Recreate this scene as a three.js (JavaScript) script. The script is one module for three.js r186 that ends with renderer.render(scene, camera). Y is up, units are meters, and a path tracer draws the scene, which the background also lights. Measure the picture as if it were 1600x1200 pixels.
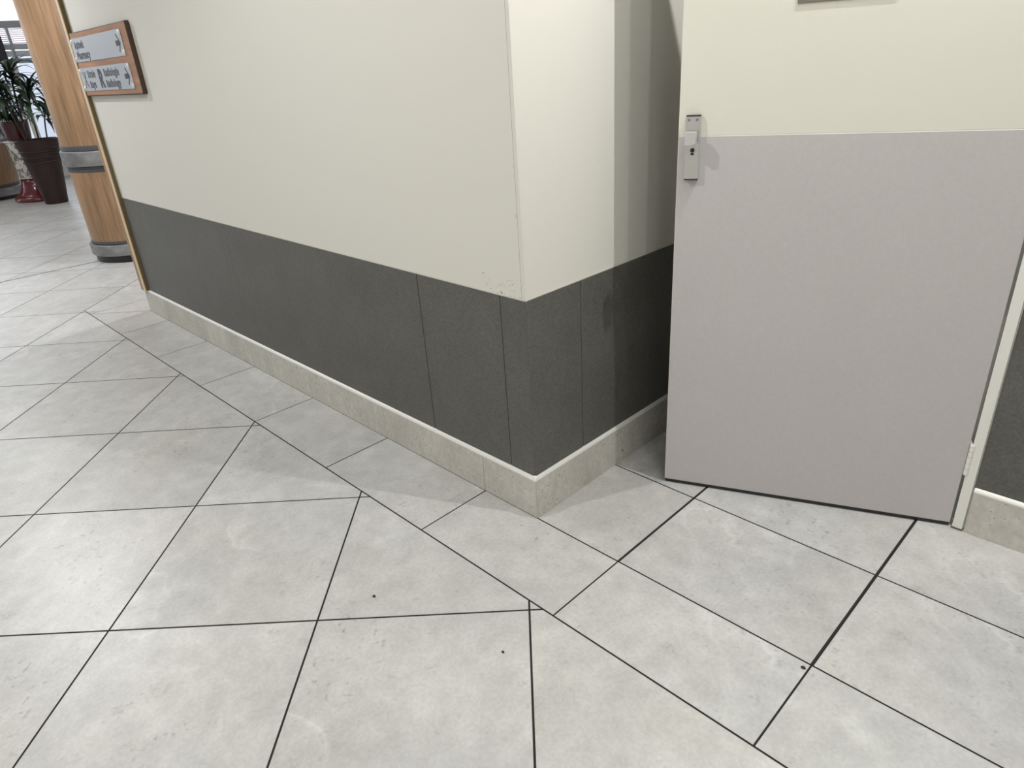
import * as THREE from 'three';
import { RoundedBoxGeometry } from 'three/addons/geometries/RoundedBoxGeometry.js';
import { mergeGeometries } from 'three/addons/utils/BufferGeometryUtils.js';

// ---------------------------------------------------------------- camera, sky, exposure, lights
const scene = new THREE.Scene();
const camera = new THREE.PerspectiveCamera(58.547, 1600 / 1200, 0.05, 100);
camera.position.set(0.3611, 1.4091, 1.041);
camera.rotation.set(-0.4457, 0.8122, -0.0689, 'YXZ');
scene.add(camera);
const renderer = new THREE.WebGLRenderer({ antialias: true });
renderer.toneMapping = THREE.LinearToneMapping;
renderer.toneMappingExposure = 1.0;
renderer.shadowMap.enabled = true;
scene.background = new THREE.Color().setRGB(3.0, 3.1, 3.35);     // bright overcast daylight outside the lobby windows
const CEIL = 2.9, LOBBY_CEIL = 2.9;
// recessed downlights: [x, z, ceiling height, candela, colour]
const WARM = [1, 0.995, 0.975], COOL = [0.97, 0.985, 1];
const LAMPS = [
  [0.1, -0.83, CEIL, 7.5, WARM, 'recessed downlight just in front of the open door'],
  [0.14, -0.51, CEIL, 1.3, WARM, 'recessed downlight in the middle of the row in front of the open door'],
  [0.2, -0.02, CEIL, 1.5, WARM, 'recessed downlight in the row in front of the door, farthest from the door'],
  [-1.66, 1.2, CEIL, 7.0, WARM, 'recessed downlight over the tiles left of the wall corner'],
  [-3.0, 1.5, CEIL, 0.7, WARM, 'recessed downlight over the middle of the long left wall'],
  [-5.63, 0.63, LOBBY_CEIL, 12, COOL, 'recessed downlight over the lobby joint in front of the oak column'],
  [-4.78, -1.6, LOBBY_CEIL, 8, COOL, 'recessed downlight around the end of the long left wall'],
  [-8.6, 0.4, LOBBY_CEIL, 5, COOL, 'recessed downlight between the oak column and the planters'],
  [-9.2, -2.2, LOBBY_CEIL, 5, COOL, 'recessed downlight behind the oak column'],
];
const FILL_PANELS = [[1.2, 1.4, CEIL, 0.6, 0.6, 17], [-2.4, 2.2, CEIL, 0.6, 0.6, 2.0], [-7.2, 1.6, LOBBY_CEIL, 1.2, 0.6, 2.6], [-11.6, 0.4, LOBBY_CEIL, 1.2, 0.6, 3.6]];  // unseen ceiling panels, added as soft fill for the ambient light

// ---------------------------------------------------------------- helpers
let seed = 20240611;
const rnd = () => { seed |= 0; seed = (seed + 0x6d2b79f5) | 0; let t = Math.imul(seed ^ (seed >>> 15), 1 | seed); t = (t + Math.imul(t ^ (t >>> 7), 61 | t)) ^ t; return ((t ^ (t >>> 14)) >>> 0) / 4294967296; };
const rr = (a, b) => a + (b - a) * rnd();
const V = (x, y, z) => new THREE.Vector3(x, y, z);
const taken = {};
function numbered(n) { const k = taken[n] = (taken[n] ?? -1) + 1; return k ? `${n}_${String(k).padStart(3, '0')}` : n; }
function mesh(name, geo, mat, parent) {
  const m = new THREE.Mesh(geo, mat); m.castShadow = m.receiveShadow = true;
  m.name = parent ? name : numbered(name); (parent || scene).add(m); return m;
}
function thing(name, label, category, [x, y, z] = [0, 0, 0], turn = 0, group) {
  const o = new THREE.Group(); o.name = numbered(name); o.position.set(x, y, z); o.rotation.y = turn; scene.add(o);
  o.userData = { label, category }; if (group) o.userData.group = group; return o;
}
function structure(name, label, position = [0, 0, 0], turn = 0) {
  const o = new THREE.Group(); o.name = name; o.position.set(...position); o.rotation.y = turn; scene.add(o);
  o.userData = { kind: 'structure' }; if (label) o.userData.label = label; return o;
}
function flat(g) { g = g.index ? g.toNonIndexed() : g; g.computeVertexNormals(); return g; }
function boxUV(g, ou = 0, ov = 0, su = 1, sv = 1) {      // uv in metres, from the dominant normal
  g = g.index ? g.toNonIndexed() : g; const p = g.attributes.position, n = g.attributes.normal, uv = new Float32Array(p.count * 2);
  for (let i = 0; i < p.count; i++) {
    const ax = Math.abs(n.getX(i)), ay = Math.abs(n.getY(i)), az = Math.abs(n.getZ(i)); let u, v;
    if (ay > ax && ay > az) { u = p.getX(i); v = p.getZ(i); } else if (ax > az) { u = p.getZ(i); v = p.getY(i); } else { u = p.getX(i); v = p.getY(i); }
    uv[i * 2] = (u + ou) * su; uv[i * 2 + 1] = (v + ov) * sv;
  }
  g.setAttribute('uv', new THREE.BufferAttribute(uv, 2)); return g;
}
function box(x0, x1, y0, y1, z0, z1, r = 0) {
  const w = x1 - x0, h = y1 - y0, d = z1 - z0;
  const g = r ? new RoundedBoxGeometry(w, h, d, 2, Math.min(r, w / 2.01, h / 2.01, d / 2.01)) : new THREE.BoxGeometry(w, h, d);
  g.translate((x0 + x1) / 2, (y0 + y1) / 2, (z0 + z1) / 2); return boxUV(g);
}
const merge = (list) => mergeGeometries(list.map((g) => (g.index ? g.toNonIndexed() : g)));
// convex outline in plan (x, z) -> slab with a small bevel round its top; uv in metres with an offset
function slab(poly, top, thick, bevel, ou = 0, ov = 0, rot = 0) {
  let a = 0; for (let i = 0; i < poly.length; i++) { const [x0, z0] = poly[i], [x1, z1] = poly[(i + 1) % poly.length]; a += x0 * z1 - x1 * z0; }
  if (a > 0) poly = [...poly].reverse();                 // counter-clockwise seen from above (y up)
  const inner = inset(poly, bevel), P = [], U = [], c = Math.cos(rot), s = Math.sin(rot);
  const put = (x, y, z) => { P.push(x, y, z); U.push((x * c - z * s) + ou, (x * s + z * c) + ov); };
  const n = poly.length;
  if (!inner) return null;
  for (let i = 1; i < n - 1; i++) for (const k of [0, i, i + 1]) put(inner[k][0], top, inner[k][1]);
  for (let i = 0; i < n; i++) {
    const j = (i + 1) % n, A = inner[i], B = inner[j], C = poly[i], D = poly[j];
    for (const [q, y] of [[C, top - bevel], [D, top - bevel], [B, top], [C, top - bevel], [B, top], [A, top]]) put(q[0], y, q[1]);
    for (const [q, y] of [[C, top - thick], [D, top - thick], [D, top - bevel], [C, top - thick], [D, top - bevel], [C, top - bevel]]) put(q[0], y, q[1]);
  }
  const g = new THREE.BufferGeometry(); g.setAttribute('position', new THREE.Float32BufferAttribute(P, 3)); g.setAttribute('uv', new THREE.Float32BufferAttribute(U, 2));
  g.computeVertexNormals(); return g;
}
function area(p) { let a = 0; for (let i = 0; i < p.length; i++) { const [x0, z0] = p[i], [x1, z1] = p[(i + 1) % p.length]; a += x0 * z1 - x1 * z0; } return a / 2; }
function clip(poly, nx, nz, d) {                          // keep nx*x + nz*z >= d
  const out = [];
  for (let i = 0; i < poly.length; i++) {
    const A = poly[i], B = poly[(i + 1) % poly.length], a = nx * A[0] + nz * A[1] - d, b = nx * B[0] + nz * B[1] - d;
    if (a >= 0) out.push(A);
    if ((a > 0 && b < 0) || (a < 0 && b > 0)) { const t = a / (a - b); out.push([A[0] + (B[0] - A[0]) * t, A[1] + (B[1] - A[1]) * t]); }
  }
  const clean = out.filter((p, i) => { const q = out[(i + 1) % out.length]; return Math.hypot(p[0] - q[0], p[1] - q[1]) > 1e-4; });
  return clean.length > 2 && Math.abs(area(clean)) > 1e-5 ? clean : null;
}
function inset(poly, d) {                                 // shrink a convex outline by d (or by one d per edge)
  const s = Math.sign(area(poly)); let p = poly;
  for (let i = 0; i < poly.length && p; i++) {
    const A = poly[i], B = poly[(i + 1) % poly.length], L = Math.hypot(B[0] - A[0], B[1] - A[1]), nx = -s * (B[1] - A[1]) / L, nz = s * (B[0] - A[0]) / L;
    p = clip(p, nx, nz, nx * A[0] + nz * A[1] + (Array.isArray(d) ? d[i] : d));
  }
  return p && p.length === poly.length ? p : (p && Array.isArray(d) ? p : p && p.length > 2 && d > 0.0012 ? p : null);
}
// value noise, periodic
function noiseMaker(s) {
  const perm = new Uint8Array(512), val = new Float32Array(256); let st = s;
  const r = () => { st = (Math.imul(st, 1664525) + 1013904223) >>> 0; return st / 4294967296; };
  for (let i = 0; i < 256; i++) { perm[i] = i; val[i] = r(); }
  for (let i = 255; i > 0; i--) { const j = Math.floor(r() * (i + 1)), t = perm[i]; perm[i] = perm[j]; perm[j] = t; }
  for (let i = 0; i < 256; i++) perm[i + 256] = perm[i];
  return (x, y, px, py) => {
    const xi = Math.floor(x), yi = Math.floor(y), fx = x - xi, fy = y - yi, u = fx * fx * (3 - 2 * fx), v = fy * fy * (3 - 2 * fy);
    const m = (a, b) => ((a % b) + b) % b, x0 = m(xi, px), x1 = m(xi + 1, px), y0 = m(yi, py), y1 = m(yi + 1, py);
    const h = (a, b) => val[perm[perm[a & 255] + (b & 255)]];
    const a = h(x0, y0), b = h(x1, y0), c = h(x0, y1), d = h(x1, y1);
    return a + (b - a) * u + (c - a) * v + (a - b - c + d) * u * v;
  };
}
function fbm(n, u, v, fx, fy, oct) { let s = 0, a = 0.5, t = 0; for (let i = 0; i < oct; i++) { s += a * n(u * fx, v * fy, fx, fy); t += a; a *= 0.5; fx *= 2; fy *= 2; } return s / t; }
function dataTexture(W, H, fn, srgb = true) {
  const d = new Uint8Array(W * H * 4);
  for (let y = 0; y < H; y++) for (let x = 0; x < W; x++) { const c = fn(x / W, y / H), i = (y * W + x) * 4; for (let k = 0; k < 3; k++) d[i + k] = Math.max(0, Math.min(255, Math.round(c[k]))); d[i + 3] = 255; }
  const t = new THREE.DataTexture(d, W, H); t.wrapS = t.wrapT = THREE.RepeatWrapping; t.magFilter = THREE.LinearFilter; t.minFilter = THREE.LinearMipmapLinearFilter; t.generateMipmaps = true;
  if (srgb) t.colorSpace = THREE.SRGBColorSpace; t.needsUpdate = true; return t;
}
const mat = (o) => new THREE.MeshStandardMaterial(o);
const lin = (r, g, b) => new THREE.Color().setRGB(r, g, b);

// ---------------------------------------------------------------- materials
const n1 = noiseMaker(11), n2 = noiseMaker(57), n3 = noiseMaker(91);
// porcelain stone tile: 2 m of texture
const tileMap = dataTexture(2048, 2048, (u, v) => {
  const wx = fbm(n2, u, v, 6, 6, 4) - 0.5, wy = fbm(n3, u, v, 6, 6, 4) - 0.5;
  const big = fbm(n1, u + wx * 0.08, v + wy * 0.08, 7, 7, 6) - 0.5, mid = fbm(n2, u + wy * 0.06, v + wx * 0.06, 40, 40, 4) - 0.5, fine = fbm(n3, u, v, 300, 300, 2) - 0.5;
  const a = u + v + wx * 0.16, c = v - u + wy * 0.16, mask = Math.max(0, fbm(n3, u + wy * 0.1, v, 6, 6, 3) - 0.47) * 3.2;
  const q = fbm(n1, a, c, 3, 5, 4) - 0.5, line = Math.max(0, 1 - Math.abs(q + wy * 0.05) * 60), band = Math.max(0, 1 - Math.abs(q + 0.02) * 16);
  const fleck = Math.max(0, fbm(n2, u + wx * 0.02, v + wy * 0.02, 130, 150, 2) - 0.7) * Math.max(0, fbm(n1, u, v, 12, 12, 2) - 0.42) * 500;
  const b = 193 + big * 23 + mid * 22 + fine * 15 + (line * 10 + band * 13) * mask - fleck * 0.7, warm = (fbm(n2, u, v, 5, 5, 2) - 0.5) * 7;
  return [b + 0.5 + warm * 0.4, b, b - 2 - warm * 0.4];
});
const tileBump = dataTexture(512, 512, (u, v) => { const b = 128 + (fbm(n1, u, v, 40, 40, 4) - 0.5) * 160; return [b, b, b]; }, false);
const tileMats = [[1, 1, 1], [0.97, 0.965, 0.96], [0.985, 0.985, 0.99], [0.945, 0.945, 0.94]].map(([r, g, b]) => {
  const m = mat({ map: tileMap.clone(), bumpMap: tileBump.clone(), bumpScale: 0.0004, roughness: 0.37, color: lin(r, g, b) });
  m.map.repeat.set(0.5, 0.5); m.map.needsUpdate = true; m.bumpMap.repeat.set(1, 1); m.bumpMap.needsUpdate = true; return m;
});
const grout = mat({ color: lin(0.02, 0.019, 0.017), roughness: 1 });
const plasterBump = dataTexture(512, 512, (u, v) => { const b = 128 + (fbm(n2, u, v, 24, 24, 5) - 0.5) * 120; return [b, b, b]; }, false);
const cream = mat({ color: lin(0.745, 0.732, 0.68), roughness: 0.6, bumpMap: plasterBump, bumpScale: 0.0006 });
const whitePaint = mat({ color: lin(0.8, 0.8, 0.77), roughness: 0.55 });
const ceilingMat = mat({ color: lin(0.8, 0.79, 0.76), roughness: 0.9 });
const dadoMap = dataTexture(1024, 1024, (u, v) => { const b = 92 + (fbm(n1, u, v, 6, 6, 4) - 0.5) * 14 + (fbm(n3, u, v, 200, 200, 2) - 0.5) * 22; return [b + 0.5, b, b - 4]; });
const dado = mat({ map: dadoMap, roughness: 0.5 });
const sealDark = mat({ color: lin(0.02, 0.02, 0.02), roughness: 0.9 });
const sealLight = mat({ color: lin(0.62, 0.6, 0.55), roughness: 0.6 });
const skirtMap = dataTexture(1024, 512, (u, v) => {
  const b = fbm(n1, u, v, 8, 6, 5) - 0.5, f = fbm(n3, u, v, 128, 96, 2) - 0.5, d = fbm(n2, u, v, 60, 50, 3); const e = fbm(n1, u, v, 160, 130, 2), spot = e > 0.72 && d > 0.52 ? (e - 0.72) * 500 : 0;
  const c = 198 + b * 36 + f * 14 + (d - 0.5) * 22 - spot; return [c, c - 3, c - 10];
});
const skirt = mat({ map: skirtMap, roughness: 0.5 });
const trimMetal = mat({ color: lin(0.78, 0.77, 0.74), roughness: 0.45, metalness: 0.1 });
const oakMap = dataTexture(1024, 1024, (u, v) => {     // 1 m of oak laminate, grain running up v
  const w = (fbm(n2, u, v, 6, 2, 3) - 0.5) * 0.05, plank = n1(u * 6, 0.5, 6, 1) - 0.5, g = fbm(n1, u + w, v, 44, 3, 4) - 0.5, fine = fbm(n3, u + w, v, 220, 8, 3) - 0.5, patch = fbm(n2, u, v, 5, 3, 3) - 0.5;
  const k = 1 + g * 0.34 + fine * 0.22 + patch * 0.28 + plank * 0.12; return [158 * k, 125 * k, 94 * k];
});
const oak = mat({ map: oakMap, roughness: 0.42 });
const oakEdge = mat({ color: lin(0.74, 0.56, 0.35), roughness: 0.5 });
const shadedOlive = mat({ color: lin(0.17, 0.125, 0.06), roughness: 0.6 });  // oak darkened to olive: the shade on the inner face as colour
const signWoodMap = dataTexture(512, 512, (u, v) => { const k = 1 + (fbm(n1, u, v, 4, 50, 4) - 0.5) * 0.35 + (fbm(n3, u, v, 10, 160, 2) - 0.5) * 0.14; return [168 * k, 122 * k, 92 * k]; });
const signWood = mat({ map: signWoodMap, roughness: 0.5 });
const steelMap = dataTexture(512, 256, (u, v) => { const b = 176 + (fbm(n1, u, v, 30, 12, 4) - 0.5) * 70; return [b, b, b + 2]; });
const steelBand = mat({ map: steelMap, roughness: 0.42, metalness: 0.75, color: lin(0.68, 0.68, 0.68) });
const darkBand = mat({ color: lin(0.075, 0.08, 0.085), roughness: 0.5 });
const blackKick = mat({ color: lin(0.014, 0.014, 0.015), roughness: 0.35 });
const taupeMap = dataTexture(512, 512, (u, v) => { const b = 194 + (fbm(n1, u, v, 5, 5, 4) - 0.5) * 4 + (fbm(n3, u, v, 160, 160, 2) - 0.5) * 6; return [b, b - 4, b - 4]; });
const taupe = mat({ map: taupeMap, roughness: 0.5 });
const doorCream = mat({ color: lin(0.75, 0.735, 0.655), roughness: 0.5 });
const frameWhite = mat({ color: lin(0.8, 0.8, 0.75), roughness: 0.4 });
const satin = mat({ color: lin(0.62, 0.62, 0.62), roughness: 0.32, metalness: 0.85 });
const chrome = mat({ color: lin(0.82, 0.82, 0.82), roughness: 0.18, metalness: 1 });
const plainBlack = mat({ color: lin(0.012, 0.012, 0.012), roughness: 0.4 });
const glass = new THREE.MeshPhysicalMaterial({ color: 0xffffff, transmission: 1, thickness: 0, roughness: 0, ior: 1.5 });
const aluGrey = mat({ color: lin(0.5, 0.51, 0.55), roughness: 0.45, metalness: 0.3 });
const aluLight = mat({ color: lin(0.8, 0.84, 0.88), roughness: 0.4, metalness: 0.2 });

// ---------------------------------------------------------------- floor: slab, grout, every tile in view
const floor = structure('floor', 'pale grey stone-look porcelain tiles with dark joints');
mesh('floor_slab', merge([box(-15.2, 3.2, -0.14, -0.0006, -5.3, 4.3)]), grout, floor);
{
  camera.updateMatrixWorld(); camera.updateProjectionMatrix();
  const seen = (poly) => {                               // does any of the tile fall in the frame?
    for (let i = 0; i < poly.length; i++) for (let t = 0; t <= 8; t++) for (const f of [1, 0.5]) {
      const A = poly[i], B = poly[(i + 1) % poly.length], cx = poly[0][0], cz = poly[0][1];
      const x = (A[0] + (B[0] - A[0]) * t / 8) * f + cx * (1 - f), z = (A[1] + (B[1] - A[1]) * t / 8) * f + cz * (1 - f);
      const p = V(x, 0, z).applyMatrix4(camera.matrixWorldInverse); if (p.z > -0.1) continue;
      p.applyMatrix4(camera.projectionMatrix); if (Math.abs(p.x) < 1.03 && Math.abs(p.y) < 1.03) return true;
    } return false;
  };
  const rest = []; let count = 0;
  const lay = (poly, joint = 0.0058, kind = -1) => {
    if (!poly) return;
    const p = inset(poly, Array.isArray(joint) ? joint.map((j) => j / 2) : joint / 2); if (!p || Math.abs(area(p)) < 3e-4) return;
    const g = slab(p, rr(-0.0001, 0.0001), 0.009, 0.0003, rr(0, 2), rr(0, 2), (kind < 0 ? Math.PI / 4 : 0) + (rnd() < 0.5 ? Math.PI : 0)); if (!g) return;
    if (seen(p)) { mesh(count ? `tile_${String(count).padStart(3, '0')}` : 'tile', g, tileMats[Math.floor(rnd() * 4)], floor); count++; } else rest.push(g);
  };
  const T = 0.603, gx = -0.7005, gz = 0.0278, c = Math.SQRT1_2 * T, XB = -4.875, XE = -6.5;
  for (let q = -14; q < 26; q++) for (let r = -6; r < 26; r++) {   // the diagonal field
    const v = (a, b) => [gx - c * a - c * b, gz + c * a - c * b], sq = [v(q, r), v(q + 1, r), v(q + 1, r + 1), v(q, r + 1)];
    let p = clip(sq, 1, 0, -14.0); p = p && clip(p, -1, 0, -2.9); p = p && clip(p, 0, 1, -4.9); p = p && clip(p, 0, -1, -3.9);
    if (!p) continue;
    const parts = [clip(p, -1, 0, -XE + 0.006), clip(p, 1, 0, XE + 0.006)].filter(Boolean);
    for (const part of parts) {
      let bad = clip(part, 1, 0, XB); bad = bad && clip(bad, 0, -1, 0);
      if (!bad) { lay(part); continue; }
      lay(clip(part, 0, 1, 0)); const below = clip(part, 0, -1, 0); lay(below && clip(below, -1, 0, -XB));
    }
  }
  const s = [-4.242]; for (let i = 1; i < 6; i++) s.push(-4.242 + T * i); s.push(-0.636, -0.0416, 0.553, 1.147, 1.74, 2.334, 2.9);
  lay([[XB, 0], [s[0], 0], [s[0], -0.2977], [-4.567, -0.2977]], 0.005, 1);
  for (let i = 0; i + 1 < s.length; i++) lay([[s[i], 0], [s[i + 1], 0], [s[i + 1], -0.2977], [s[i], -0.2977]], 0.005, 1);
  lay([[XB, 0], [-4.567, -0.2977], [-4.567, -0.9], [XB, -0.9]], 0.005, 1);       // the border turns the end of the wall
  for (let z = -0.9; z > -4.8; z -= T) lay([[XB, z], [-4.567, z], [-4.567, z - T], [XB, z - T]], 0.005, 1);
  const xs = [-0.985, ...s.slice(6)];
  for (let i = 0; i + 1 < xs.length; i++) {
    const e = (x) => (Math.abs(x + 0.636) < 0.01 || Math.abs(x + 0.0416) < 0.01 ? 0.0085 : 0.0058);
    for (const [z0, z1] of [[-0.2977, -0.7284], [-0.7284, -1.159]]) lay([[xs[i], z0], [xs[i + 1], z0], [xs[i + 1], z1], [xs[i], z1]], [0.0055, e(xs[i + 1]), 0.0055, e(xs[i])], 1);
    for (const [z0, z1] of [[-1.159, -1.76], [-1.76, -2.36], [-2.36, -2.75]]) if (xs[i] < 0.5) lay([[xs[i], z0], [xs[i + 1], z0], [xs[i + 1], z1], [xs[i], z1]], 0.005, 1);
  }
  const far = mesh('tile_field', merge(rest), tileMats[0], floor); far.userData.kind = 'stuff'; far.userData.label = 'floor tiles beyond the edges of the view';
  console.log('tiles in view', count);
}

// ---------------------------------------------------------------- walls
const ZW = -0.309, XW = -0.983, XEND = -4.54;              // the two faces that meet at the corner, and the end of the long wall
// scuffed plaster by the corner: the map covers 0.5 m x 0.5 m and runs on in plain cream
const scuffCanvas = document.createElement('canvas'); scuffCanvas.width = scuffCanvas.height = 512;
{
  const x = scuffCanvas.getContext('2d'); x.fillStyle = '#e0ded7'; x.fillRect(0, 0, 512, 512);
  const px = (m) => m * 1024;                              // metres from the corner -> pixels, height above the dado from the bottom
  for (let i = 0; i < 60; i++) { const a = Math.pow(rnd(), 1.3) * 0.17, b = Math.pow(rnd(), 2.2) * 0.06, w = 0.5 + Math.pow(rnd(), 3) * 3.4, g = Math.floor(rr(60, 160)); x.fillStyle = `rgba(${g},${g - 4},${g - 14},${rr(0.15, 0.6)})`; x.beginPath(); x.ellipse(505 - px(a), 508 - px(b), w * rr(1, 2.6), w * rr(0.5, 0.9), rr(-0.7, 0.2), 0, 7); x.fill(); }
  for (let i = 0; i < 16; i++) { const a = rr(0.002, 0.014), b = Math.pow(rnd(), 1.2) * 0.38; x.fillStyle = `rgba(140,134,118,${rr(0.2, 0.5)})`; x.fillRect(505 - px(a), 505 - px(b), rr(1, 3), rr(3, 12)); }
  x.strokeStyle = 'rgba(150,145,130,0.35)'; x.lineWidth = 1.4; for (let i = 0; i < 5; i++) { const a = rr(0.03, 0.16), b = rr(0.005, 0.05); x.beginPath(); x.moveTo(505 - px(a), 505 - px(b)); x.lineTo(505 - px(a - 0.03), 505 - px(b + rr(-0.01, 0.02))); x.stroke(); }
}
const scuffTex = new THREE.CanvasTexture(scuffCanvas); scuffTex.colorSpace = THREE.SRGBColorSpace; scuffTex.wrapS = scuffTex.wrapT = THREE.ClampToEdgeWrapping;
const scuffBump = plasterBump.clone(); scuffBump.repeat.set(0.5, 0.5); scuffBump.needsUpdate = true;
const plasterLeft = mat({ map: scuffTex, roughness: 0.6, bumpMap: scuffBump, bumpScale: 0.0006 });
const wallLeft = structure('wall_left', 'long cream plastered wall with dark grey dado panels');
mesh('plaster', boxUV(box(XEND, XW - 0.0118, 0, CEIL + 0.1, ZW - 0.16, ZW), -(XW) + 0.5, -0.762, 2, 2), plasterLeft, wallLeft);
const wallRight = structure('wall_right', 'short cream return wall with dark grey dado behind the door');
mesh('plaster', merge([box(XW - 0.16, XW, 0, CEIL + 0.1, -3.0, ZW - 0.1605), box(XW - 0.0115, XW, 0, CEIL + 0.1, ZW - 0.1605, ZW)]), cream, wallRight);
// corner bead, 12 mm on the long face
mesh('corner_bead', box(XW - 0.0125, XW + 0.0006, 0.765, CEIL, ZW - 0.006, ZW + 0.0007, 0.0006), mat({ color: lin(0.735, 0.722, 0.665), roughness: 0.55 }), wallLeft);
mesh('bead_crack', box(XW - 0.0136, XW - 0.0126, 0.765, CEIL, ZW - 0.004, ZW + 0.0003), mat({ color: lin(0.3, 0.285, 0.24), roughness: 0.9 }), wallLeft);
const D0 = 0.15, D1 = 0.762, DT = 0.004;
for (const [a, b] of [[XEND, -3.02], [-3.0195, -1.4965], [-1.4935, -1.089]]) mesh('dado_panel', box(a, b, D0, D1, ZW, ZW + DT, 0.0012), dado, wallLeft);
{ // the corner panel is folded round the corner
  const s = new THREE.Shape(), r = 0.006, X = XW + DT, Z = -(ZW + DT);
  s.moveTo(-1.086, -ZW); s.lineTo(-1.086, Z); s.lineTo(X - r, Z); s.absarc(X - r, Z + r, r, -Math.PI / 2, 0); s.lineTo(X, 0.5515); s.lineTo(XW, 0.5515); s.lineTo(XW, -ZW); s.closePath();
  const g = new THREE.ExtrudeGeometry(s, { depth: D1 - D0, bevelEnabled: false, curveSegments: 5 }); g.rotateX(-Math.PI / 2); g.translate(0, D0, 0);
  mesh('dado_panel', boxUV(g), dado, wallLeft);
}
for (const [z0, z1] of [[-1.1, -0.5545], [-2.9, -1.25]]) mesh('dado_panel', box(XW, XW + DT, D0, D1, z0, z1, 0.0012), dado, wallRight);
mesh('joint_seal', merge([box(-1.4965, -1.4935, D0, D1, ZW, ZW + 0.0012), box(-1.089, -1.086, D0, D1, ZW, ZW + 0.0012)]), sealDark, wallLeft);
mesh('joint_seal', box(XW, XW + 0.0012, D0, D1, -0.5545, -0.5515), sealDark, wallRight);
mesh('top_seal', box(XEND, XW + DT, D1, D1 + 0.003, ZW, ZW + 0.0025), sealLight, wallLeft);
mesh('top_seal', box(XW, XW + 0.0025, D1, D1 + 0.003, -1.1, ZW + 0.0025), sealLight, wallRight);
// the wall turns back into the lobby at its far end
const wallEnd = structure('wall_end', 'cream wall running back from the end of the long wall');
mesh('plaster', box(XEND + 0.001, XEND + 0.16, 0, LOBBY_CEIL + 0.1, -5.0, ZW - 0.1605), cream, wallEnd);
const post = structure('trim_1', 'oak end post on the far end of the long wall');
mesh('post', box(-4.585, XEND, 0.15, CEIL, ZW - 0.2, -0.284, 0.003), oak, post);
mesh('shaded_strip', box(XEND, -4.497, 0.155, CEIL, ZW, -0.2885, 0.002), shadedOlive, post);  // inner side of the post, its shade held in the darker colour
mesh('edge_strip', box(XEND + 0.001, -4.4985, 0.15, CEIL, -0.2885, -0.2835, 0.002), oakEdge, post);
// skirting tiles with a sloping metal edge on top
function skirting(name, label, pieces, along, face, wall) {
  const o = structure(name, label); const out = Math.sign(face - wall);
  for (const [a, b] of pieces) {
    const lo = Math.min(face, wall), hi = Math.max(face, wall), g = along === 'x' ? box(a + 0.0008, b - 0.0008, 0.0002, 0.1455, lo, hi, 0.0012) : box(lo, hi, 0.0002, 0.1455, a + 0.0008, b - 0.0008, 0.0012);
    mesh('skirting_tile', boxUV(g, rnd() * 3, rnd() * 3), skirt, o);
  }
  const A = pieces[0][0], B = pieces[pieces.length - 1][1], s = new THREE.Shape();
  s.moveTo(0, 0.1455); s.lineTo(Math.abs(face - wall) + 0.0005, 0.1455); s.lineTo(Math.abs(face - wall) + 0.0005, 0.15); s.lineTo(Math.abs(face - wall) - 0.003, 0.1545); s.lineTo(0.0, 0.162); s.closePath();
  const g = new THREE.ExtrudeGeometry(s, { depth: B - A, bevelEnabled: false });
  if (along === 'x') { g.rotateY(-Math.PI / 2); if (out > 0) g.scale(1, 1, 1); const m = new THREE.Matrix4(); g.applyMatrix4(m); g.translate(B, 0, wall); }
  else { g.translate(wall, 0, A); }
  mesh('edge_trim', flat(g), trimMetal, o); return o;
}
const SX = [-4.567, -4.242, -3.639, -3.036, -2.433, -1.83, -1.227, -0.9705];
skirting('baseboard_left', 'stone skirting tiles along the long left wall', SX.slice(0, -1).map((a, i) => [a, SX[i + 1]]), 'x', -0.296, ZW);
skirting('baseboard_right', 'stone skirting tiles on the short return wall', [[-2.9, -1.76], [-1.76, -1.159], [-1.159, -0.7284], [-0.7284, -0.2985]], 'z', -0.970, XW);
skirting('baseboard_back', 'stone skirting beside the door frame', [[0.082, 0.553], [0.553, 1.147], [1.147, 1.74], [1.74, 2.85]], 'x', -1.093, -1.106);

// the wall with the door
const ZB = -1.106;
const wallBack = structure('wall_back', 'cream wall with dark grey dado beside the door frame');
mesh('plaster', merge([box(0.075, 3.0, 0, CEIL + 0.1, ZB - 0.14, ZB), box(XW, -0.905, 0, CEIL + 0.1, ZB - 0.14, ZB), box(-0.905, 0.075, 2.33, CEIL + 0.1, ZB - 0.14, ZB)]), cream, wallBack);
mesh('dado_panel', box(0.08, 1.35, D0, D1, ZB, ZB + DT, 0.0012), dado, wallBack); mesh('dado_panel', box(1.353, 2.85, D0, D1, ZB, ZB + DT, 0.0012), dado, wallBack);
mesh('top_seal', box(0.08, 2.85, D1, D1 + 0.003, ZB, ZB + 0.0025), sealLight, wallBack);
const frame = structure('trim_2', 'white steel door frame');
{ // jambs and head with a rebate on the inside
  const jamb = (x0, x1) => box(x0, x1, 0.004, 2.3, ZB - 0.15, ZB + 0.012, 0.002);
  mesh('jamb', jamb(0.05, 0.0775), frameWhite, frame); mesh('jamb', jamb(-0.908, -0.868), frameWhite, frame);
  mesh('head', box(-0.908, 0.0775, 2.3, 2.34, ZB - 0.15, ZB + 0.012, 0.002), frameWhite, frame);
  mesh('door_stop', merge([box(0.034, 0.05, 0.004, 2.3, ZB - 0.12, ZB - 0.045), box(-0.868, -0.85, 0.004, 2.3, ZB - 0.12, ZB - 0.045), box(-0.868, 0.05, 2.285, 2.3, ZB - 0.12, ZB - 0.045)]), frameWhite, frame);
  mesh('jamb_foot', box(0.048, 0.079, 0.0002, 0.007, ZB - 0.1, ZB + 0.0135, 0.001), mat({ color: lin(0.16, 0.14, 0.11), roughness: 0.8 }), frame);
}
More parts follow.
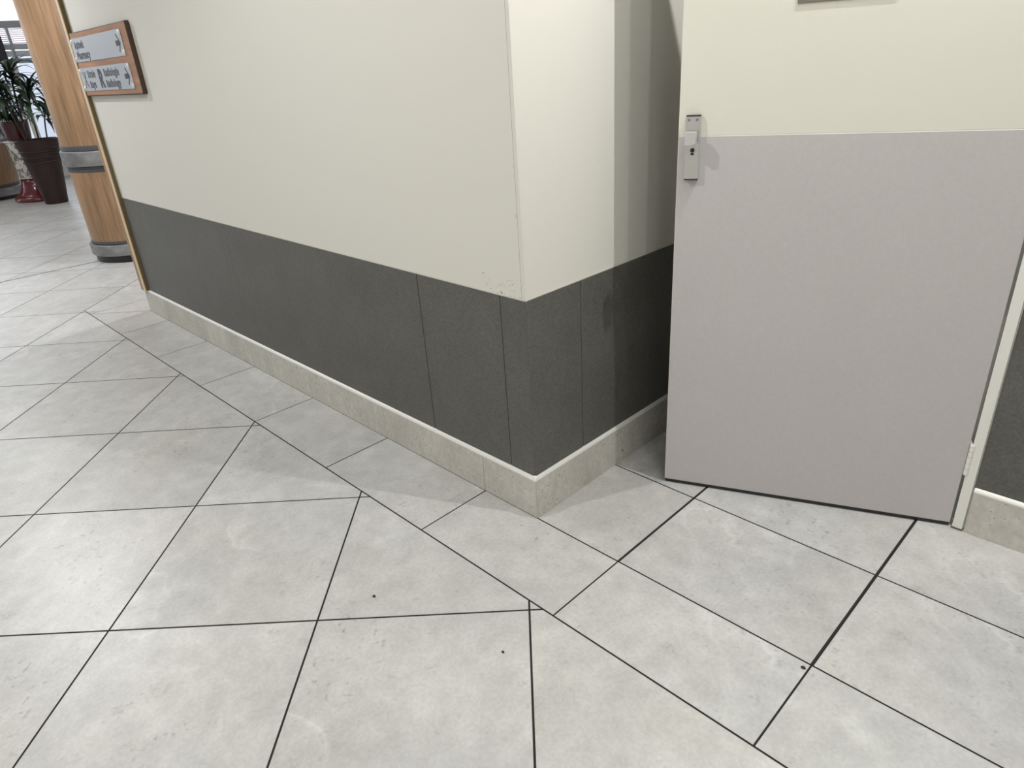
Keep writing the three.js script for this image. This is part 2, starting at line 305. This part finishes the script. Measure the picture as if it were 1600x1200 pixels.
// ---------------------------------------------------------------- the door, ajar
{
  const door = structure('door_1', 'cream door with a taupe lower panel standing ajar', [0.0475, 0, -1.1004], 0.4043);
  // local x runs towards the hinge (x = 0); the free edge is at -0.886
  const L = -0.888, Rr = -0.006, B = 0.0145, TOP = 2.175;
  mesh('door_leaf', box(L + 0.002, Rr - 0.002, B, TOP, -0.042, -0.0035, 0.0015), doorCream, door);
  mesh('push_panel', box(L, Rr, B, 1.1715, -0.0035, 0, 0.0008), taupe, door);
  mesh('bottom_strip', box(L + 0.001, Rr - 0.001, 0.0035, B + 0.0005, -0.038, -0.0012, 0.0006), plainBlack, door);  // black strip filling the gap under the leaf
  mesh('panel_edge', box(L, Rr, 1.1715, 1.1735, -0.0035, -0.0008), mat({ color: lin(0.85, 0.83, 0.76), roughness: 0.5 }), door);
  mesh('upper_panel', box(L, Rr, 1.1735, TOP, -0.0035, -0.0006, 0.0008), doorCream, door);
  mesh('edge_band', box(L - 0.0012, L + 0.002, B, TOP, -0.042, -0.0002, 0.0006), doorCream, door);
  const pu = -0.868;                                        // left edge of the lock plate
  const s = new THREE.Shape();                              // channel section, seen from above
  const w = 0.041, d = 0.016, t = 0.0018, r = 0.003;
  s.moveTo(0, 0); s.lineTo(0, d - r); s.quadraticCurveTo(0, d, r, d); s.lineTo(w - r, d); s.quadraticCurveTo(w, d, w, d - r); s.lineTo(w, 0); s.lineTo(w - t, 0); s.lineTo(w - t, d - t); s.lineTo(t, d - t); s.lineTo(t, 0); s.closePath();
  const g = new THREE.ExtrudeGeometry(s, { depth: 0.168, bevelEnabled: false, curveSegments: 4 }); g.rotateX(-Math.PI / 2); g.scale(1, 1, -1);
  const idx = g.index ? g.toNonIndexed() : g; { const a = idx.attributes.position.array; for (let i = 0; i < a.length; i += 9) for (let k = 0; k < 3; k++) { const q = a[i + 3 + k]; a[i + 3 + k] = a[i + 6 + k]; a[i + 6 + k] = q; } idx.computeVertexNormals(); }
  idx.translate(pu, 1.058, 0);
  const plate = mesh('lock_plate', idx, satin, door); plate.userData.label = 'brushed aluminium lock plate';
  mesh('dark_end', box(pu + 0.001, pu + w - 0.001, 1.2255, 1.2295, 0, 0.0154, 0.0008), plainBlack, plate);  // black fill painting the shade inside the open channel end
  mesh('dark_end', box(pu + 0.001, pu + w - 0.001, 1.054, 1.0585, 0, 0.0158, 0.0008), plainBlack, plate);  // black strip along the bottom of the plate
  for (const u of [0.009, 0.031]) { const k = new THREE.CylinderGeometry(0.0032, 0.0036, 0.002, 14); k.rotateX(Math.PI / 2); k.translate(pu + u, 1.2175, d + 0.001); mesh('screw', k, mat({ color: lin(0.3, 0.3, 0.3), roughness: 0.3, metalness: 0.9 }), plate); }
  // stubby lever: a stem and a rounded grip that stands out from the plate
  const stem = new THREE.CylinderGeometry(0.009, 0.0105, 0.026, 20); stem.rotateX(Math.PI / 2); stem.translate(pu + 0.021, 1.172, d + 0.013);
  const grip = new THREE.Shape(); grip.moveTo(-0.013, 0); grip.lineTo(-0.013, -0.0265); grip.quadraticCurveTo(-0.013, -0.028, -0.0115, -0.028); grip.lineTo(0.003, -0.028); grip.quadraticCurveTo(0.012, -0.026, 0.0138, -0.012); grip.lineTo(0.0145, 0); grip.closePath();
  const gg = new THREE.ExtrudeGeometry(grip, { depth: 0.031, bevelEnabled: true, bevelThickness: 0.0015, bevelSize: 0.0012, bevelSegments: 2, curveSegments: 8 }); gg.rotateX(-Math.PI / 2); gg.scale(1, 1, -1);
  { const q = gg.attributes.position.array; for (let i = 0; i < q.length; i += 9) for (let k = 0; k < 3; k++) { const w0 = q[i + 3 + k]; q[i + 3 + k] = q[i + 6 + k]; q[i + 6 + k] = w0; } for (let i = 2; i < q.length; i += 3) q[i] = -q[i]; for (let i = 0; i < q.length; i += 9) for (let k = 0; k < 3; k++) { const w0 = q[i + 3 + k]; q[i + 3 + k] = q[i + 6 + k]; q[i + 6 + k] = w0; } gg.computeVertexNormals(); }
  gg.translate(pu + 0.019, 1.1565, d + 0.016);
  mesh('handle', merge([stem, gg]), mat({ color: lin(0.72, 0.72, 0.73), roughness: 0.28, metalness: 0.7 }), plate);
  const kh = new THREE.CylinderGeometry(0.0062, 0.0062, 0.0015, 20); kh.rotateX(Math.PI / 2); kh.translate(pu + 0.022, 1.1365, d + 0.0005);
  const ks = box(pu + 0.0175, pu + 0.0265, 1.1235, 1.1295, d - 0.0002, d + 0.0012, 0.0005);
  mesh('keyhole', merge([kh, ks]), plainBlack, plate);
  for (const h of [0.197, 1.12, 2.0]) {                      // hinges: five knuckles and a tip
    const ks2 = []; for (let i = 0; i < 5; i++) { const c = new THREE.CylinderGeometry(0.0068, 0.0068, 0.0185, 16); c.translate(0, h + 0.0095 + i * 0.0203, 0.0062); ks2.push(c); }
    const tip = new THREE.CylinderGeometry(0.0046, 0.0046, 0.106, 12); tip.translate(0, h + 0.0505, 0.0062);
    mesh('hinge', merge([...ks2, tip, box(-0.0045, 0.001, h, h + 0.101, -0.03, 0.004)]), mat({ color: lin(0.85, 0.84, 0.8), roughness: 0.35, metalness: 0.2 }), door);
  }
  const sign = mesh('door_sign', box(-0.607, -0.38, 1.483, 1.6, -0.0006, 0.003, 0.001), mat({ color: lin(0.19, 0.175, 0.14), roughness: 0.45 }), door); sign.userData.label = 'dark blank plate high on the door';
}
// the room behind the door, the corridor's other walls, the lobby
const back2 = structure('wall_store', 'plain wall of the unlit room behind the door');
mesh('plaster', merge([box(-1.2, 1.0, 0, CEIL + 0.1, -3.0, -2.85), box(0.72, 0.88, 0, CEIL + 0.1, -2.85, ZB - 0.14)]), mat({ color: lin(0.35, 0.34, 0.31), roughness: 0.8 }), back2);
const wallFront = structure('wall_front', 'cream wall behind the camera'); mesh('plaster', box(-6.0, 3.0, 0, LOBBY_CEIL + 0.1, 3.0, 3.2), cream, wallFront);
const wallEast = structure('wall_corridor_end', 'cream wall closing the corridor'); mesh('plaster', box(2.85, 3.05, 0, CEIL + 0.1, ZB, 3.0), cream, wallEast);
const lobbyN = structure('wall_lobby_back', 'white lobby wall'); mesh('plaster', box(-14.2, XEND + 0.16, 0, LOBBY_CEIL + 0.1, -5.2, -5.0), whitePaint, lobbyN);
const lobbyS = structure('wall_lobby_front', 'white lobby wall'); mesh('plaster', merge([box(-14.2, -5.8, 0, LOBBY_CEIL + 0.1, 4.0, 4.2), box(-6.0, -5.8, 0, LOBBY_CEIL + 0.1, 3.2, 4.0)]), whitePaint, lobbyS);
const ceiling = structure('ceiling', 'white painted ceiling with recessed lights');
mesh('corridor_ceiling', box(XEND, 3.05, CEIL, CEIL + 0.12, -3.0, 3.2), ceilingMat, ceiling);
mesh('lobby_ceiling', box(-14.2, XEND, LOBBY_CEIL, LOBBY_CEIL + 0.12, -5.2, 4.2), ceilingMat, ceiling);

// ---------------------------------------------------------------- lamps and added fill panels
LAMPS.forEach(([x, z, h, cd, col, label]) => {
  const t = thing('downlight', label, 'ceiling light', [x, h, z]);
  const ring = new THREE.LatheGeometry([[0.019, -0.001], [0.024, -0.006], [0.038, -0.006], [0.044, -0.0005], [0.036, 0.0], [0.019, 0.0]].map(([a, b]) => new THREE.Vector2(a, b)), 32);
  mesh('trim_ring', ring, whitePaint, t);
  const lens = new THREE.CylinderGeometry(0.018, 0.018, 0.003, 28); lens.translate(0, -0.0025, 0);
  mesh('lens', lens, mat({ color: 0xffffff, emissive: new THREE.Color().setRGB(...col), emissiveIntensity: 6 }), t);
  const l = new THREE.SpotLight(new THREE.Color().setRGB(...col), cd, 0, 1.36, 0.35, 2); l.castShadow = true; l.shadow.radius = 0.6; l.shadow.mapSize.set(1024, 1024);
  l.position.set(0, -0.012, 0); l.target.position.set(0, -2, 0); l.name = 'downlight_lamp'; l.target.name = 'aim'; t.add(l); t.add(l.target);
});
FILL_PANELS.forEach(([x, z, h, w, d, I], i) => {
  const t = thing('fill_panel', ['added square fill panel over the corridor behind the camera', 'added square fill panel over the corridor by the long wall', 'added oblong fill panel over the lobby near the oak column', 'added oblong fill panel over the lobby near the windows'][i], 'ceiling light', [x, h, z]);
  mesh('frame', merge([box(-w / 2 - 0.02, w / 2 + 0.02, -0.012, 0, -d / 2 - 0.02, -d / 2), box(-w / 2 - 0.02, w / 2 + 0.02, -0.012, 0, d / 2, d / 2 + 0.02), box(-w / 2 - 0.02, -w / 2, -0.012, 0, -d / 2, d / 2), box(w / 2, w / 2 + 0.02, -0.012, 0, -d / 2, d / 2)]), whitePaint, t);
  mesh('diffuser', box(-w / 2, w / 2, -0.008, -0.002, -d / 2, d / 2), mat({ color: 0xffffff, emissive: new THREE.Color(1, 0.98, 0.94), emissiveIntensity: 1.2 }), t);
  const l = new THREE.RectAreaLight(new THREE.Color(1, 0.985, 0.955), I, w, d); l.position.set(0, -0.016, 0); l.rotation.x = -Math.PI / 2; l.name = 'fill_lamp'; t.add(l);
});

// ---------------------------------------------------------------- the direction sign
function lettering(W, H, draw) {
  const c = document.createElement('canvas'); c.width = W; c.height = H; const x = c.getContext('2d');
  x.fillStyle = '#b4b9bf'; x.fillRect(0, 0, W, H); x.fillStyle = '#17181b'; x.strokeStyle = '#17181b'; x.textBaseline = 'alphabetic'; x.lineJoin = 'round'; const ft = x.fillText.bind(x); x.put = (t, a, b, lw) => { x.lineWidth = lw; x.strokeText(t, a, b); ft(t, a, b); }; draw(x, W, H);
  const t = new THREE.CanvasTexture(c); t.colorSpace = THREE.SRGBColorSpace; t.anisotropy = 8; return t;
}
function arrow(x, cx, cy, s) {                               // solid arrow with a broad head, pointing right
  x.lineWidth = s * 0.3; x.lineJoin = 'miter'; x.beginPath(); x.moveTo(cx - s * 0.15, cy - s); x.lineTo(cx + s * 0.75, cy); x.lineTo(cx - s * 0.15, cy + s); x.stroke();
  x.fillRect(cx - s * 0.85, cy - s * 0.3, s * 1.4, s * 0.6);
}
{
  const t = thing('direction_sign', 'wooden direction sign with two silver plates at the far end of the long wall', 'sign', [-4.022, 1.35, ZW]);
  const w = 0.464, H = 0.33;
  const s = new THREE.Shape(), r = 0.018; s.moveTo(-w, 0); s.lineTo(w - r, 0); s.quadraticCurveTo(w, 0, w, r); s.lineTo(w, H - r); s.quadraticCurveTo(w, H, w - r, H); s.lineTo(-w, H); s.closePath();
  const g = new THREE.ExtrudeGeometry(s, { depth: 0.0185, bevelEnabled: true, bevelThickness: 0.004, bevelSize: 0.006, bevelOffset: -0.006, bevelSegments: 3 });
  mesh('backing_board', boxUV(g), [signWood, mat({ color: lin(0.06, 0.032, 0.018), roughness: 0.5 })], t);  // sides coloured dark to carry the shade of the unlit edge
  const plates = [
    [0.179, 0.299, lettering(2048, 300, (x) => { x.font = 'bold 118px sans-serif'; x.put('Apteek', 130, 128, 13); x.put('Pharmacy', 130, 262, 13); arrow(x, 1890, 150, 100); })],
    [0.028, 0.148, lettering(2048, 300, (x) => {
      x.font = '292px sans-serif'; x.save(); x.translate(110, 258); x.scale(0.95, 1); x.put('X', 0, 0, 6); x.restore(); x.font = 'bold 118px sans-serif'; x.put('Strale', 330, 128, 9); x.put('Rays', 330, 262, 9);
      x.font = 'bold 300px sans-serif'; x.put('R', 770, 258, 22); x.font = 'bold 118px sans-serif'; x.put('Radiologie', 1030, 128, 9); x.put('Radiology', 1030, 262, 9); arrow(x, 1890, 150, 100);
    })],
  ];
  for (const [y0, y1, tex] of plates) {
    const b = new RoundedBoxGeometry(0.84, y1 - y0, 0.003, 2, 0.0012); b.translate(0, 0, 0);
    const p = b.attributes.position, uv = b.attributes.uv; for (let i = 0; i < p.count; i++) uv.setXY(i, p.getX(i) / 0.84 + 0.5, p.getY(i) / (y1 - y0) + 0.5);
    b.translate(-0.045, (y0 + y1) / 2, 0.0242);
    const pl = mesh('plate', b, mat({ map: tex, roughness: 0.4, metalness: 0.25 }), t);
    for (const sx of [-0.402, 0.402]) for (const sy of [y0 + 0.016, y1 - 0.016]) {
      const k = new THREE.SphereGeometry(0.012, 14, 8, 0, 6.2832, 0, Math.PI / 2); k.scale(1, 0.5, 1); k.rotateX(Math.PI / 2); k.translate(sx - 0.045, sy, 0.0257); mesh('screw_cap', k, mat({ color: lin(0.9, 0.9, 0.9), roughness: 0.25, metalness: 0.3 }), pl);  // near-white and oversized, so the chrome glint sits in the colour
    }
  }
}

// ---------------------------------------------------------------- oak column with metal bands
function ringGeo(r0, r1, y0, y1, bevel = 0.004) {            // a band round the axis
  const pts = [[r0, y0], [r1 - bevel, y0], [r1, y0 + bevel], [r1, y1 - bevel], [r1 - bevel, y1], [r0, y1]].map(([a, b]) => new THREE.Vector2(a, b));
  return new THREE.LatheGeometry(pts, 72);
}
function barrel(r0, r1, y0, y1) {                            // side of a drum with uv in metres
  const g = new THREE.CylinderGeometry(r1, r0, y1 - y0, 72, 1, false), uv = g.attributes.uv; g.translate(0, (y0 + y1) / 2, 0);
  for (let i = 0; i < uv.count; i++) uv.setXY(i, uv.getX(i) * Math.round(2 * Math.PI * r1), uv.getY(i) * (y1 - y0)); return g;
}
{
  const t = thing('column', 'round oak-clad column with two brushed metal bumper bands beyond the wall end', 'column', [-6.48, 0, -0.88]);
  mesh('kick_plinth', ringGeo(0.1, 0.352, 0, 0.06), blackKick, t);
  mesh('bumper_band', ringGeo(0.2, 0.376, 0.06, 0.155, 0.006), steelBand, t);
  mesh('dark_collar', ringGeo(0.2, 0.354, 0.155, 0.187), darkBand, t);
  mesh('wood_cladding', barrel(0.351, 0.351, 0.185, 0.76), oak, t);
  mesh('dark_collar', ringGeo(0.2, 0.354, 0.76, 0.806), darkBand, t);
  mesh('bumper_band', ringGeo(0.2, 0.376, 0.808, 0.925, 0.006), steelBand, t);
  mesh('dark_collar', ringGeo(0.2, 0.354, 0.925, 0.968), darkBand, t);
  mesh('wood_cladding', barrel(0.351, 0.351, 0.968, LOBBY_CEIL), oak, t);
}
// oak-clad round counter at the left edge
{
  const t = thing('round_counter', 'round oak-clad counter with a dark kick and metal band at the left edge', 'counter', [-12.36, 0, -0.72]);
  mesh('kick_plinth', ringGeo(0.02, 0.45, 0, 0.045), blackKick, t);
  mesh('bumper_band', ringGeo(0.02, 0.475, 0.045, 0.16, 0.008), steelBand, t);
  mesh('dark_collar', ringGeo(0.02, 0.458, 0.16, 0.205), darkBand, t);
  mesh('wood_cladding', barrel(0.455, 0.6, 0.205, 0.75), oak, t);
  mesh('counter_top', ringGeo(0.001, 0.61, 0.75, 0.775, 0.006), mat({ color: lin(0.5, 0.48, 0.44), roughness: 0.4 }), t);
}
const lathe = (pts, seg = 48) => new THREE.LatheGeometry(pts.map(([a, b]) => new THREE.Vector2(a, b)), seg);
{ // mottled grey pot on the counter
  const m = dataTexture(256, 256, (u, v) => { const d = fbm(n2, u, v, 14, 14, 3); const b = d > 0.52 ? 150 + (d - 0.5) * 200 : 60 + d * 90; return [b, b, b + 8]; });
  const t = mesh('pot', lathe([[0.001, 0], [0.13, 0], [0.17, 0.03], [0.185, 0.1], [0.16, 0.18], [0.135, 0.2], [0.14, 0.215], [0.12, 0.212], [0.12, 0.16], [0.001, 0.15]]), mat({ map: m, roughness: 0.4 }));
  t.position.set(-12.1, 0.775, -1.04); t.userData = { label: 'mottled grey pot standing on the round counter', category: 'pot' };
}
// ---------------------------------------------------------------- plants
function blade(len, wid, droop, fold = 0.25, seg = 9) {      // a long arching leaf, growing along +x and bending down
  const P = [], I = [], U = []; let x = 0, y = 0, a = 0.9;
  for (let i = 0; i <= seg; i++) {
    const t = i / seg, w = wid * Math.sin(Math.PI * Math.min(1, 0.12 + t * 0.88)) * (1 - 0.35 * t) + 0.001, dy = w * fold;
    P.push(x, y + dy, -w, x, y, 0, x, y + dy, w); U.push(t, 0, t, 0.5, t, 1);
    x += Math.cos(a) * len / seg; y += Math.sin(a) * len / seg; a -= droop / seg * (0.5 + t);
    if (i) { const k = i * 3, j = k - 3; for (const m of [0, 1]) I.push(j + m, j + m + 1, k + m, k + m, j + m + 1, k + m + 1); }
  }
  const g = new THREE.BufferGeometry(); g.setAttribute('position', new THREE.Float32BufferAttribute(P, 3)); g.setAttribute('uv', new THREE.Float32BufferAttribute(U, 2)); g.setIndex(I); g.computeVertexNormals(); return g;
}
const leafMats = [[0.018, 0.038, 0.02], [0.026, 0.055, 0.026], [0.012, 0.026, 0.016], [0.05, 0.085, 0.045]].map(([r, g, b]) => mat({ color: lin(r, g, b), roughness: 0.45, side: THREE.DoubleSide }));
const dryMats = [[0.06, 0.045, 0.024], [0.035, 0.03, 0.016], [0.1, 0.08, 0.045]].map(([r, g, b]) => mat({ color: lin(r, g, b), roughness: 0.8, side: THREE.DoubleSide }));
const caneMat = mat({ color: lin(0.05, 0.042, 0.03), roughness: 0.85 });
const soilMat = mat({ color: lin(0.02, 0.014, 0.01), roughness: 1 });
const blades = [blade(0.46, 0.031, 2.1), blade(0.52, 0.034, 2.7), blade(0.4, 0.03, 1.5), blade(0.5, 0.033, 3.2)];
function leaf(parent, at, yaw, pitch, size, m) {
  const l = mesh('leaf', blades[Math.floor(rnd() * 4)], m, parent); l.position.copy(at); l.rotation.set(0, yaw, pitch, 'YXZ'); l.scale.setScalar(size); return l;
}
function cane(parent, pts, r) {
  const c = new THREE.CatmullRomCurve3(pts.map((p) => V(...p))); mesh('stem', new THREE.TubeGeometry(c, 18, r, 8), caneMat, parent); return c;
}
{
  const pot = mat({ color: lin(0.022, 0.0055, 0.0045), roughness: 0.45 });
  const t = thing('potted_dracaena', 'tall ribbed dark brown planter with a drooping long-leaved plant beside the oak column', 'potted plant', [-10.76, 0, -1.242]);
  mesh('pot', lathe([[0.001, 0], [0.132, 0], [0.137, 0.006], [0.205, 0.5], [0.222, 0.64], [0.236, 0.72], [0.248, 0.79], [0.255, 0.8], [0.256, 0.812], [0.25, 0.817], [0.24, 0.812], [0.226, 0.74], [0.001, 0.74]], 56), pot, t);
  for (const [h, r] of [[0.672, 0.234], [0.605, 0.225], [0.54, 0.217]]) { const g = new THREE.TorusGeometry(r, 0.011, 8, 56); g.rotateX(Math.PI / 2); g.translate(0, h, 0); mesh('ring', g, pot, t); }
  const soil = new THREE.CylinderGeometry(0.228, 0.228, 0.01, 40); soil.translate(0, 0.747, 0); mesh('soil', soil, soilMat, t);
  const heads = [[[0.05, 0.74, -0.02], [0.06, 0.95, -0.03], [0.02, 1.2, -0.05], [0.05, 1.42, -0.11]], [[-0.05, 0.74, 0.04], [-0.06, 1.1, 0.06], [-0.02, 1.4, 0.05], [0.0, 1.64, 0.02]], [[0.0, 0.74, 0.1], [0.03, 1.0, 0.15], [0.06, 1.3, 0.2], [0.04, 1.5, 0.24]]];
  for (const pts of heads) {
    const c = cane(t, pts, 0.011), top = c.getPoint(1);
    for (let i = 0; i < 38; i++) { const k = i / 38, at = c.getPoint(1 - (1 - k) * 0.3); leaf(t, at, i * 2.4 + rr(-0.3, 0.3), -0.75 + k * 0.9 + rr(-0.2, 0.2), rr(0.75, 1.05), leafMats[Math.floor(rnd() * 3.3)]); }
  }
  const c = cane(t, [[0.1, 0.74, -0.1], [0.12, 0.9, -0.12], [0.08, 1.05, -0.16], [0.07, 1.16, -0.2]], 0.009);
  for (let i = 0; i < 20; i++) { const k = i / 20; leaf(t, c.getPoint(1 - (1 - k) * 0.35), i * 2.4, -0.7 + k * 0.8 + rr(-0.2, 0.2), rr(0.6, 0.85), leafMats[Math.floor(rnd() * 3.2)]); }
}
{ // red jardiniere on a pedestal
  const red = new THREE.MeshPhysicalMaterial({ color: lin(0.12, 0.003, 0.012), roughness: 0.18, clearcoat: 0.8, clearcoatRoughness: 0.1 });
  const t = thing('pedestal_planter', 'red glazed planter on a patterned white pedestal with a red foot behind the brown pot', 'potted plant', [-11.4, 0, -1.19]);
  mesh('foot', lathe([[0.001, 0], [0.285, 0], [0.3, 0.012], [0.302, 0.04], [0.285, 0.062], [0.25, 0.075], [0.242, 0.09], [0.215, 0.125], [0.18, 0.18], [0.163, 0.25], [0.158, 0.298], [0.001, 0.3]]), red, t);
  const pat = dataTexture(512, 512, (u, v) => { const d = fbm(n1, u, v, 26, 20, 3), e = fbm(n3, u, v, 40, 16, 2); const b = d > 0.5 ? 205 + e * 30 : 95 + d * 90; return [b, b - 6, b - 12]; });
  mesh('shaft', barrel(0.152, 0.185, 0.31, 0.775), mat({ map: pat, roughness: 0.4 }), t);
  const wr = mat({ color: lin(0.75, 0.73, 0.68), roughness: 0.35 });
  mesh('white_rim', ringGeo(0.02, 0.165, 0.3, 0.312, 0.003), wr, t); mesh('white_rim', ringGeo(0.02, 0.2, 0.775, 0.79, 0.004), wr, t);
  const dark = new THREE.MeshPhysicalMaterial({ color: lin(0.06, 0.003, 0.008), roughness: 0.3, clearcoat: 0.4 });
  mesh('bowl', lathe([[0.001, 0.79], [0.13, 0.79], [0.14, 0.8], [0.152, 0.86], [0.165, 1.0], [0.17, 1.045], [0.16, 1.045], [0.152, 1.0], [0.001, 0.99]]), dark, t);
  mesh('white_rim', ringGeo(0.15, 0.176, 1.04, 1.052, 0.003), wr, t);
  const soil = new THREE.CylinderGeometry(0.155, 0.155, 0.012, 32); soil.translate(0, 1.0, 0); mesh('soil', soil, soilMat, t);
  const c1 = cane(t, [[0, 1.0, 0], [0.02, 1.2, 0.05], [0.02, 1.46, 0.12]], 0.012), c2 = cane(t, [[0.03, 1.0, 0.05], [0.06, 1.15, 0.15], [0.05, 1.35, 0.28]], 0.012), c3 = cane(t, [[-0.04, 1.0, -0.03], [-0.05, 1.2, -0.05], [-0.05, 1.5, -0.02]], 0.011);
  for (const c of [c1, c2, c3]) for (let i = 0; i < 40; i++) { const k = i / 40; leaf(t, c.getPoint(0.2 + 0.8 * k), i * 2.4 + rr(-0.3, 0.3), -0.6 + k * 0.8 + rr(-0.25, 0.25), rr(0.5, 0.76), leafMats[Math.floor(rnd() * 3)]); }
  for (let i = 0; i < 90; i++) { const a = i * 2.4, l = leaf(t, V(0.09 * Math.cos(a), 1.04 + rr(-0.01, 0.26), 0.09 * Math.sin(a)), -a + rr(-0.5, 0.5), rr(-1.1, 0), rr(0.3, 0.46), dryMats[Math.floor(rnd() * 3)]); l.name = 'dry_leaf'; }
}

// ---------------------------------------------------------------- lobby windows
{
  const XF = -14.0, w = structure('window_1', 'bright lobby glazing with grey transoms and white frames');
  mesh('spandrel', box(XF - 0.16, XF, 0, 0.6, -5.0, 4.0), whitePaint, w);
  mesh('sill', box(XF - 0.16, XF + 0.12, 0.6, 0.64, -5.0, 4.0, 0.006), aluLight, w);
  mesh('transom', box(XF - 0.1, XF + 0.02, 2.32, 2.415, -5.0, 4.0, 0.004), aluGrey, w);
  mesh('transom', box(XF - 0.1, XF + 0.01, 2.0, 2.085, -5.0, 4.0, 0.004), mat({ color: lin(0.6, 0.65, 0.7), roughness: 0.5 }), w);
  mesh('transom', box(XF - 0.1, XF + 0.01, 1.9, 1.985, -5.0, 4.0, 0.004), aluLight, w);
  mesh('transom', box(XF - 0.1, XF + 0.02, 1.8, 1.87, -5.0, 4.0, 0.004), mat({ color: lin(0.45, 0.49, 0.54), roughness: 0.5 }), w);
  mesh('head', box(XF - 0.16, XF, CEIL - 0.06, LOBBY_CEIL, -5.0, 4.0), whitePaint, w);
  const zs = [-5.0, -4.0, -3.0, -2.02, -1.05, -0.05, 0.95, 1.95, 2.95, 4.0];
  zs.forEach((z) => { mesh('mullion', box(XF - 0.08, XF + 0.03, 1.87, 2.32, z - 0.02, z + 0.02, 0.004), aluGrey, w); mesh('frame_post', box(XF - 0.08, XF + 0.05, 0.64, 1.8, z + 0.03, z + 0.13, 0.006), frameWhite, w); mesh('frame_post', box(XF - 0.08, XF + 0.03, 0.64, 1.8, z - 0.3, z - 0.24, 0.006), aluLight, w); });
  for (let i = 0; i + 1 < zs.length; i++) for (const [y0, y1] of [[0.64, 1.8], [2.085, 2.32], [2.415, CEIL - 0.06]]) mesh('pane', box(XF - 0.046, XF - 0.044, y0, y1, zs[i] + (y0 < 2.4 ? 0.02 : 0.002), zs[i + 1] - (y0 < 2.4 ? 0.02 : 0.002)), glass, w);
  mesh('dark_panel', box(XF + 0.03, XF + 0.06, 1.84, 2.2, -1.9, -1.07, 0.004), mat({ color: lin(0.045, 0.042, 0.06), roughness: 0.6 }), w);
  mesh('panel_ledge', box(XF + 0.03, XF + 0.1, 1.815, 1.838, -1.95, -1.0, 0.003), frameWhite, w);
  // venetian blinds in the middle lights
  const slatMat = new THREE.MeshPhysicalMaterial({ color: lin(0.8, 0.72, 0.78), roughness: 0.7, transmission: 0.4, thickness: 0 });
  for (let i = 2; i < 5; i++) {
    const t = thing('window_blind', ['pale venetian blind in the pane hidden by the oak column', 'pale venetian blind right of the grey mullion', 'pale venetian blind left of the grey mullion'][i - 2], 'blind', [XF - 0.02, 2.085, (zs[i] + zs[i + 1]) / 2], 0, 'venetian blinds in the lobby windows');
    const L = (zs[i + 1] - zs[i]) / 2 - 0.025, sl = []; for (let k = 0; k < 8; k++) { const g = new THREE.BoxGeometry(0.026, 0.0016, 2 * L); g.rotateZ(-0.75); g.translate(0, 0.012 + k * 0.0285, 0); sl.push(g); }
    mesh('slats', merge(sl), slatMat, t).userData.kind = 'stuff';
    mesh('head_rail', box(-0.014, 0.014, 0.224, 0.235, -L, L, 0.002), frameWhite, t);
  }
}
const yard = structure('ground', 'pale paving outside the lobby windows'); mesh('paving', box(-40, -14.2, -0.3, -0.05, -25, 25), mat({ color: lin(0.45, 0.46, 0.48), roughness: 0.9 }), yard);
const yardWall = structure('wall_yard', 'pale blue-grey wall outside the windows'); mesh('plaster', box(-18.4, -18.2, -0.05, 2.05, -12, 10), mat({ color: lin(0.44, 0.47, 0.51), roughness: 0.9 }), yardWall);

// ---------------------------------------------------------------- specks of grit on the tiles
for (const [x, z, s, label] of [[-1.083, 0.29, 0.0042, 'dark speck of grit on the tile left of the corner'], [-0.648, 0.184, 0.0034, 'dark speck of grit on the tile nearest the camera'], [-0.053, -0.276, 0.0045, 'dark speck of grit touching a tile joint in front of the door']]) {
  const g = new THREE.IcosahedronGeometry(s, 1), p = g.attributes.position; for (let i = 0; i < p.count; i++) { const k = 0.75 + 0.5 * n1(p.getX(i) * 900 + 40, p.getZ(i) * 900 + 40, 97, 97); p.setXYZ(i, p.getX(i) * k * 1.4, p.getY(i) * k * 0.5, p.getZ(i) * k); }
  g.computeVertexNormals(); const m = mesh('grit', g, mat({ color: lin(0.04, 0.035, 0.03), roughness: 1 })); m.position.set(x, s * 0.4, z); m.userData = { label, category: 'debris' };
}
renderer.render(scene, camera);
